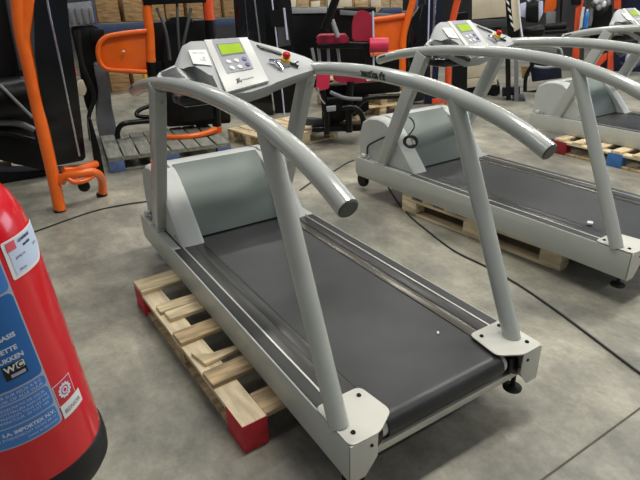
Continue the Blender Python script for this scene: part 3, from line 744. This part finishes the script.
# dark bench unit with a pale top and cartons behind
F = Frame(5.1, 8.2)
g = thing('work_bench', 'dark work bench with pale grey top edge, behind the crimson machine', 'bench', F.base())
F.poly([(279, 8), (327, 7.5), (327, 13), (281, 14)], 0, .7, 0).build('bench_top', M['silver'], g)
F.poly([(327, 8.5), (376, 7.7), (376, 12.8), (327, 13.5)], -.05, .6, 0).build('rear_top', M['black'], g)
F.poly([(283, 14), (327, 13.5), (376, 12.8), (376, 16.2), (415, 15), (416, 105), (300, 112)], -.06, .5, 0).build('bench_body', M['black'], g)
F.poly([(340, 10), (392, 14), (392, 17), (340, 15)], .05, .05, 0).build('tool_rail', M['mgrey'], g)
for i, (x0, x1, y0, mm) in enumerate(((282, 296, -4, 'cream'), (298, 309, -6, 'kraft2'), (311, 320, 1, 'cream'), (338, 352, -6, 'cream'), (355, 368, 0, 'kraft2'), (371, 381, -8, 'cream'))):
    yb = 7.1 if x1 < 325 else 6.9
    q0 = F(x0, yb, -.15)
    single(F.poly([(x0, yb), (x1, yb), (x1, y0), (x0, y0 + 1)], -.12, .3, 0), 'carton', M[mm],
           ['leftmost cream carton on the pale bench top', 'pale brown carton second from left on the bench top', 'low cream carton at the right end of the pale bench top',
            'cream carton on the dark bench top left of the crimson back pad', 'low pale brown carton above the crimson back pad', 'tall cream carton above the orange side panel'][i], 'carton', tuple(q0), 'cartons on the work bench')
q0 = F(388, 11.5, .1)
single(F.poly([(379, 14), (402, 13.3), (402, 7.5), (384, 8)], -.1, .3, .02), 'tool_case', M['rackblue'], 'blue case on the bench above the orange side panel', 'case', tuple(q0))
# crimson padded machine
F = Frame(2.98, 4.72)
h = thing('preacher_curl_machine', 'black framed machine with crimson pads, standing on the pale pallet', 'exercise machine', (2.98, 4.72, .148), 'strength machines')
F.poly([(352.5, 41), (352, 26), (354, 17), (358, 11.5), (363, 10), (369, 12), (372.5, 18), (373, 41)], -.02, .07, .02, .02).build('back_pad', M['dred'], h)
F.poly([(317, 44), (317, 37.5), (320, 35.5), (346, 35), (349, 38), (349, 43)], -.05, .28, .01, .015).build('arm_pad', M['dred'], h)
F.poly([(318, 44), (349, 43), (372, 44), (372, 48), (318, 49)], 0, .18, 0).build('arm_pad_support', M['black'], h)
q = F(379.5, 45, .05); MB().tube(spline([q - F.r * .10, q - F.r * .085, q + F.r * .06, q + F.r * .085], 3), [.04] + [.07] * 8 + [.05], 20).build('roller_pad', M['pink'], h)
F.tube([(373, 11, .03), (373.6, 66, .03)], .010).build('chrome_post', M['lav'], h)
F.bar((367, 43), (369, 75), .05, .05).build('pad_post', M['black'], h)
F.poly([(317, 74), (330.5, 74), (329, 89), (316, 90.5)], .06, .05, .015, .015).build('knee_pad', M['pink'], h)
F.poly([(334, 74), (366, 77), (366.5, 82.5), (340, 83), (334, 80)], -.02, .28, .01, .015).build('seat_pad', M['dred'], h)
for x0, x1 in ((312, 317), (318.5, 321), (328, 329.5), (337.5, 341)):
    F.tube([(x0, 48, -.1), (x1, 74, -.1)], .016).build('frame_tube', M['silver'], h)
F.tube([(332, 20, .0), (338, 37, .0)], .024).build('adjuster_tube', M['silver'], h)
F.tube([(324, 30, .02), (331, 12, .02), (338, -8, .02), (343, -30, .02)], .04).build('swing_arm', M['black'], h)
F.tube([(351, 82), (349, 100), (349, 132)], .038).build('main_post', M['black'], h)
F.tube([(322, 90), (326, 108), (327, 134)], .03).build('front_post', M['black'], h)
F.poly([(321, 100), (352, 98), (353, 110), (322, 112)], 0, .14, .01).build('weight_carriage', M['black'], h)
F.poly([(352, 84), (400, 80), (400, 92), (354, 96)], -.2, .15, .01).build('counter_arm', M['black'], h)
F.tube([(342, 108, .1), (352, 107, .1), (360, 112, .1), (364, 124, .1), (363.5, 148, .1)], .03, n=12).build('bent_leg', M['black'], h)
F.tube([(352, 112), (362, 101), (372, 97.5), (400, 96)], .03, n=12).build('rear_tube', M['black'], h)
F.tube([(330, 92, .1), (345, 98, .1), (362, 99, .1)], .02, n=12).build('lever', M['mgrey'], h)
F.tube([(318, 88, .1), (319.5, 97, .1), (325, 104, .1)], .008).build('cable_loop', M['silver'], h)
F.poly([(322, 86), (368, 84), (369, 110), (336, 124), (322, 122)], -.3, .15, .01).build('rear_cover', M['black'], h)
F.poly([(312, 128), (365, 126), (366, 132), (312, 136)], -.1, .3, 0).build('base_plate', M['black'], h)
F.poly([(300, 118), (323, 120), (323, 127), (302, 125)], -.2, .1, 0).build('base_rail', M['dgrey'], h)
F.poly([(326, 107), (336, 106), (336, 111), (327, 112)], .15, .05, 0).build('weight_tag', M['silver'], h)
# orange plate machine behind, centre right
F = Frame(5.0, 6.1)
i_ = thing('chest_press_machine', 'orange framed machine with an orange side panel and chrome rods, behind the second treadmill', 'exercise machine', F.base(), 'strength machines')
F.tube([(416, -30), (414, -6), (410.5, 10), (405.5, 27), (403, 42), (402.5, 75), (402, 108)], .048, n=16).build('upright', M['orange'], i_)
sp = F.poly([(366, 20), (404, 16), (404, 51), (372, 56)], -.03, .03, 0).build('side_panel', M['orange'], i_)
F.tube([(362, 20.5), (385, 18.5), (405, 15.5)], .034, n=12).build('top_rim', M['orange'], sp)
F.tube([(366, 55), (402, 51)], .03, n=12).build('bottom_rim', M['orange'], sp)
F.poly([(409, 22), (420, 6), (427, 4), (428, 50), (424, 100), (406, 104)], -.1, .2, .02).build('stack_shroud', M['gloss'], i_)
F.poly([(425, -30), (442, -30), (440, 50), (436, 108), (424, 110), (426, 40)], -.15, .2, .01).build('rod_housing', M['navy'], i_)
F.tube([(436.5, -30, .08), (434.5, 10, .08), (432.5, 48, .08), (430.5, 85, .08)], .017).build('chrome_rod', M['chrome'], i_)
F.tube([(430, -30, .08), (429, 10, .08), (428, 48, .08)], .010).build('chrome_rod', M['lav'], i_)
F.tube([(462, -30), (459, -6), (454.5, 12), (449.5, 40), (448, 88), (447.5, 104)], .045, n=16).build('upright', M['orange2'], i_)
F.poly([(455, 14), (468, 12), (467, 98), (451, 100)], -.25, .2, .01).build('rear_shroud', M['black'], i_)
F.bar((432, 101.5), (448, 100), .07, .07).build('base_beam', M['orange2'], i_)
# cream cartons stacked on a low dark skid
F = Frame(6.55, 6.0)
s_ = thing('low_skid', 'low black skid carrying the stack of cream cartons', 'skid', F.base())
F.poly([(464, 90), (500, 86), (500, 94), (465, 99)], 0, .7, 0).build('deck', M['black'], s_)
F.poly([(466, 96), (472, 96), (472, 100), (466, 101)], .05, .05, 0).build('skid_foot', M['black'], s_)
F.poly([(492, 92), (498, 91), (498, 95), (492, 96)], .05, .05, 0).build('skid_foot', M['black'], s_)
CT = [((467, 88), (497, 84.6), (497, 76), (467, 79), 'cream', 'bottom cream carton of the stack on the black skid'),
      ((467, 78.5), (495, 75.5), (495, 60), (467, 63), 'cream', 'second cream carton from the bottom on the black skid'),
      ((468, 62.5), (494, 59.5), (494, 44), (468, 46), 'kraft2', 'pale brown carton in the middle of the stack on the skid'),
      ((470, 45.5), (502, 43), (502, 28), (470, 30), 'black', 'black case below the topmost cream carton of the stack'),
      ((471, 29.5), (508, 26.5), (508, 18.5), (472, 20), 'dgrey', 'flat dark grey case directly under the topmost cream carton'),
      ((472, 19.5), (508, 16.5), (508, -14), (472, -12), 'cream', 'topmost big cream carton of the stack on the black skid')]
for p0, p1_, p2_, p3_, mm, lb_ in CT:
    single(F.poly([p0, p1_, p2_, p3_], -.02, .5, 0), 'carton', M[mm], lb_, 'carton' if mm not in ('black', 'dgrey') else 'case', tuple(F(*p0, -.02)), 'stack on the low skid')
# squat rack frame
F = Frame(6.72, 5.28)
r_ = thing('squat_rack', 'dark rack with a beige upright and spiky white edge, right of the cream cartons', 'exercise machine', F.base(), 'strength machines')
F.poly([(509, -30), (517, -30), (520.5, 28), (514, 32), (511.5, 10)], .05, .08, 0).build('beige_upright', M['cream'], r_)
F.tube([(517, -30, .08), (519.5, 15, .08), (522.5, 38, .08)], .012).build('white_edge', M['white'], r_)
F.poly([(503, -30), (509, -30), (513.5, 30), (520, 30), (520, 38), (508, 38)], -.02, .06, 0).build('black_edge', M['black'], r_)
for k in range(5):
    x, y = 504.5 + k * 1.5, -8 + k * 7.5
    F.poly([(x, y), (x + 3, y + 2.5), (x + 3.4, y + 6), (x + .6, y + 3.2)], .05, .02, 0, 0).build('white_tooth', M['white'], r_)
F.bar((507.5, 38), (508.5, 99), .07, .07, 0).build('post', M['black'], r_)
F.bar((516, 38), (516.5, 101), .06, .06, .05).build('post', M['mgrey'], r_)
F.poly([(502, 88), (520, 87), (520, 94), (502, 97)], -.05, .1, 0).build('floor_rail', M['navy'], r_)
F.poly([(512, 97), (524, 96), (526, 101), (514, 103)], .05, .2, 0).build('foot_plate', M['dgrey'], r_)
# black bench with roller pads
F = Frame(7.6, 5.45)
k_ = thing('roller_bench', 'black bench with fat roller pads and chrome frame, behind the second treadmill rails', 'exercise machine', F.base(), 'strength machines')
MB().tube([F(523.5, 31.5), F(526, 31.4), F(541.5, 30.6), F(544, 30.4)], [.06, .085, .085, .06], 20).build('roller_pad', M['vinyl'], k_)
MB().tube([F(545, 26.8, -.1), F(566.5, 25.2, -.1)], .045, 16).build('roller_pad', M['vinyl'], k_)
MB().tube([F(545, 32, -.1), F(568, 30.5, -.1)], .04, 16).build('roller_pad', M['vinyl'], k_)
F.poly([(525.5, 22), (526, 8), (529, 3.5), (536, 3.2), (538.5, 8), (538.5, 23)], -.2, .08, .02).build('back_pad', M['vinyl'], k_)
F.poly([(519, 16), (520, 4), (526, 2), (526, 18)], -.25, .06, 0).build('side_guard', M['lav'], k_)
F.poly([(538.5, 22), (538.5, 1), (543, 1), (543, 13)], -.25, .06, 0).build('side_guard', M['lav'], k_)
F.tube([(528, 1, -.25), (533, -3, -.25), (540, 0, -.25)], .03).build('head_bow', M['lav'], k_)
F.tube([(531, 46), (545, 46.5), (558, 48), (561.5, 52), (562, 64)], .018, n=10).build('chrome_frame', M['silver'], k_)
F.tube([(534, 66, .1), (545, 67.5, .1), (562, 65.5, .1)], .02, n=10).build('chrome_frame', M['silver'], k_)
F.poly([(528, 50), (560, 54), (562, 78), (532, 82)], -.1, .12, .02).build('seat_body', M['navy'], k_)
F.tube([(534, 62), (528, 72), (525.5, 80), (525, 94)], .03).build('front_leg', M['black'], k_)
F.bar((524, 94), (556, 90), .07, .07).build('base_rail', M['black'], k_)
F.poly([(521, 66), (529, 68), (529.5, 76), (522, 79)], -.05, .1, .01).build('weight_block', M['kraft'], k_)
for x in (540, 547): F.bar((x, 38), (x, 47), .025, .025).build('pad_stem', M['lav'], k_)
# machines at the far right
F = Frame(9.6, 6.9)
l_ = thing('multi_gym', 'dark grey multi gym with orange posts, upper right behind the treadmills', 'exercise machine', F.base(), 'strength machines')
F.poly([(556, -30), (586, -30), (584, 60), (557, 60)], -.3, .3, 0).build('rear_panel', M['dgrey'], l_)
F.poly([(561, -30), (564.5, -30), (561.5, 26), (559.5, 26)], .03, .06, 0).build('panel_rib', M['black'], l_)
F.poly([(544, 13), (545, 2), (549, -12), (558, -12), (556, 8), (552, 12)], -.1, .1, .02).build('orange_bracket', M['orange'], l_)
F.poly([(546, 12), (556, 11), (555, 24), (546, 26)], 0, .08, .02).build('pad_holder', M['mgrey'], l_)
F.poly([(579, -30), (586, -30), (582, 18), (579, 60), (572, 60), (575, 18)], .1, .12, 0).build('upright', M['orange2'], l_)
F.tube([(583.5, 7, .12), (581.5, 20, .12), (580, 34, .12)], .028).build('white_tube', M['white'], l_)
F.poly([(571, -30), (584, -30), (581, 5), (571, 5)], .15, .08, .02).build('black_pad', M['vinyl'], l_)
F.tube([(593, 2, .1), (591, 12, .1), (590, 22, .1), (587, 30, .1)], .04).build('curved_arm', M['mgrey'], l_)
F.poly([(590, 6), (612, 4), (612, 34), (590, 36)], -.2, .2, .03).build('weight_stack', M['black'], l_)
for x, y, m in ((596, 1, 'white'), (601, 2, 'silver'), (604, 4, 'white'), (599, 7, 'silver'), (608, 3, 'mgrey'), (593, 4, 'dgrey')):
    q = F(x, y, .15); MB().ball(q, (.05, .05, .06), seg=12).build('knob', M[m], l_)
F.poly([(614, -30), (622, -30), (621, 9), (614, 9)], .1, .12, 0).build('upright', M['orange2'], l_)
F.poly([(590, 34), (660, 28), (660, 82), (590, 80)], -.35, .2, 0).build('navy_cover', M['navy'], l_)
F.poly([(608, 52), (613.5, 50), (612.5, 80), (606, 80)], .1, .12, 0).build('upright', M['orange2'], l_)
F.poly([(590, 62), (597, 57), (607, 53), (607, 59), (598, 68), (590, 72)], .1, .1, 0).build('orange_bracket', M['orange2'], l_)
F.poly([(622, -30), (665, -30), (665, 20), (622, 20)], -.3, .3, 0).build('navy_panel', M['navy'], l_)
q = F(586, 24, .25)
bt = thing('spray_bottle', 'slim blue bottle beside the orange post of the far right machine', 'bottle', tuple(F(585.5, 28, .35)))
MB().tube([F(585.5, 28, .35), F(586, 20, .35), F(587, 13, .35), F(587.3, 11.5, .35)], [.04, .04, .038, .02], 14).build('body', M['bottle'], bt)
MB().tube([F(587.3, 11.5, .35), F(587.6, 9, .35)], .018, 10).build('neck', M['white'], bt)
MB().bar(F(585.8, 28, .35), F(585.8, 30, .3), .16, .12, (1, 0, 0)).build('holder', M['black'], l_)
for j, (x, y0, y1, lb_) in enumerate(((623, 49, 51, 'left white bottle at the right edge, under the rails'), (629, 50, 62, 'middle, largest white bottle at the right edge, under the rails'), (636, 53, 61, 'right white bottle at the right edge, under the rails'))):
    bt = thing('white_bottle', lb_, 'bottle', tuple(F(x - .5, y1, .25)), 'white bottles by the far machine')
    MB().tube([F(x - .8, y1, .25), F(x - .3, (y0 + y1) / 2, .25), F(x, y0, .25)], [.055, .055, .03], 14).build('body', M['lav'], bt)
    MB().tube([F(x, y0, .25), F(x + .1, y0 - 1.6, .25)], .02, 10).build('cap', M['white'], bt)
    MB().bar(F(x - .8, y1, .25), F(x - .8, y1 + 1.2, .2), .2, .2, (1, 0, 0)).build('bottle_shelf', M['navy'], l_)
# pallet racking with cartons far behind
def rack(label, x0, x1, y, levels, seed):
    rnd = random.Random(seed)
    r = thing('pallet_rack', label, 'rack', (x0, y, 0), 'pallet racks')
    for x in (x0, x1):
        for yy in (y, y + 1): MB().span((x - .05, yy - .04, 0), (x + .05, yy + .04, 2.3), .004).build('rack_upright', M['rackblue'], r)
    for zb in levels:
        for yy in (y, y + 1): MB().span((x0, yy - .03, zb), (x1, yy + .03, zb + .12), .004).build('rack_beam', M['rackblue'], r)
        MB().span((x0, y - .02, zb + .121), (x1, y + 1.02, zb + .14), .002).build('shelf_board', M['greywood'], r)
    return r
rack('blue pallet rack full of brown cartons, top left background', 1.95, 5.3, 10.2, (1.02,), 3)
rack('blue pallet rack of cartons in the background behind the work bench', 5.5, 9.2, 10.2, (.98,), 4)
rnd = random.Random(5)
POS = ['first', 'second', 'third', 'fourth', 'fifth', 'sixth', 'seventh', 'eighth', 'ninth', 'tenth', 'eleventh', 'twelfth']
for (xa, xb, zz, nm) in ((2.05, 5.2, 1.165, 'the upper shelf of the left rack'), (5.6, 9.1, 1.125, 'the upper shelf behind the bench'), (2.05, 5.2, .002, 'the floor under the left rack'), (5.6, 9.1, .002, 'the floor under the rack behind the bench')):
    x = xa; n = 0
    while True:
        wd = rnd.uniform(.30, .42); hh = rnd.uniform(.38, .62) if zz > 1 else rnd.uniform(.3, .75)
        if x + wd > xb: break
        mm = rnd.choice(['kraft', 'kraft', 'kraft2', 'cream' if xa > 5 else 'kraft'])
        single(MB().box((x + wd / 2, 10.2 + .45 + rnd.uniform(-.06, .02), zz + hh / 2), (wd, .72, hh), None, .006), 'carton', M[mm],
               ('brown' if mm == 'kraft' else 'pale brown' if mm == 'kraft2' else 'cream') + ' carton, ' + POS[n] + ' from left on ' + nm, 'carton', (x + wd / 2, 10.6, zz), 'cartons on ' + nm)
        x += wd + rnd.uniform(.02, .08); n += 1
single(MB().box((2.62, 9.9, .2), (.14, .2, .4), None, .02), 'jerrycan', M['yellow'], 'yellow can on the floor in front of the left rack', 'can', (2.62, 9.9, 0))
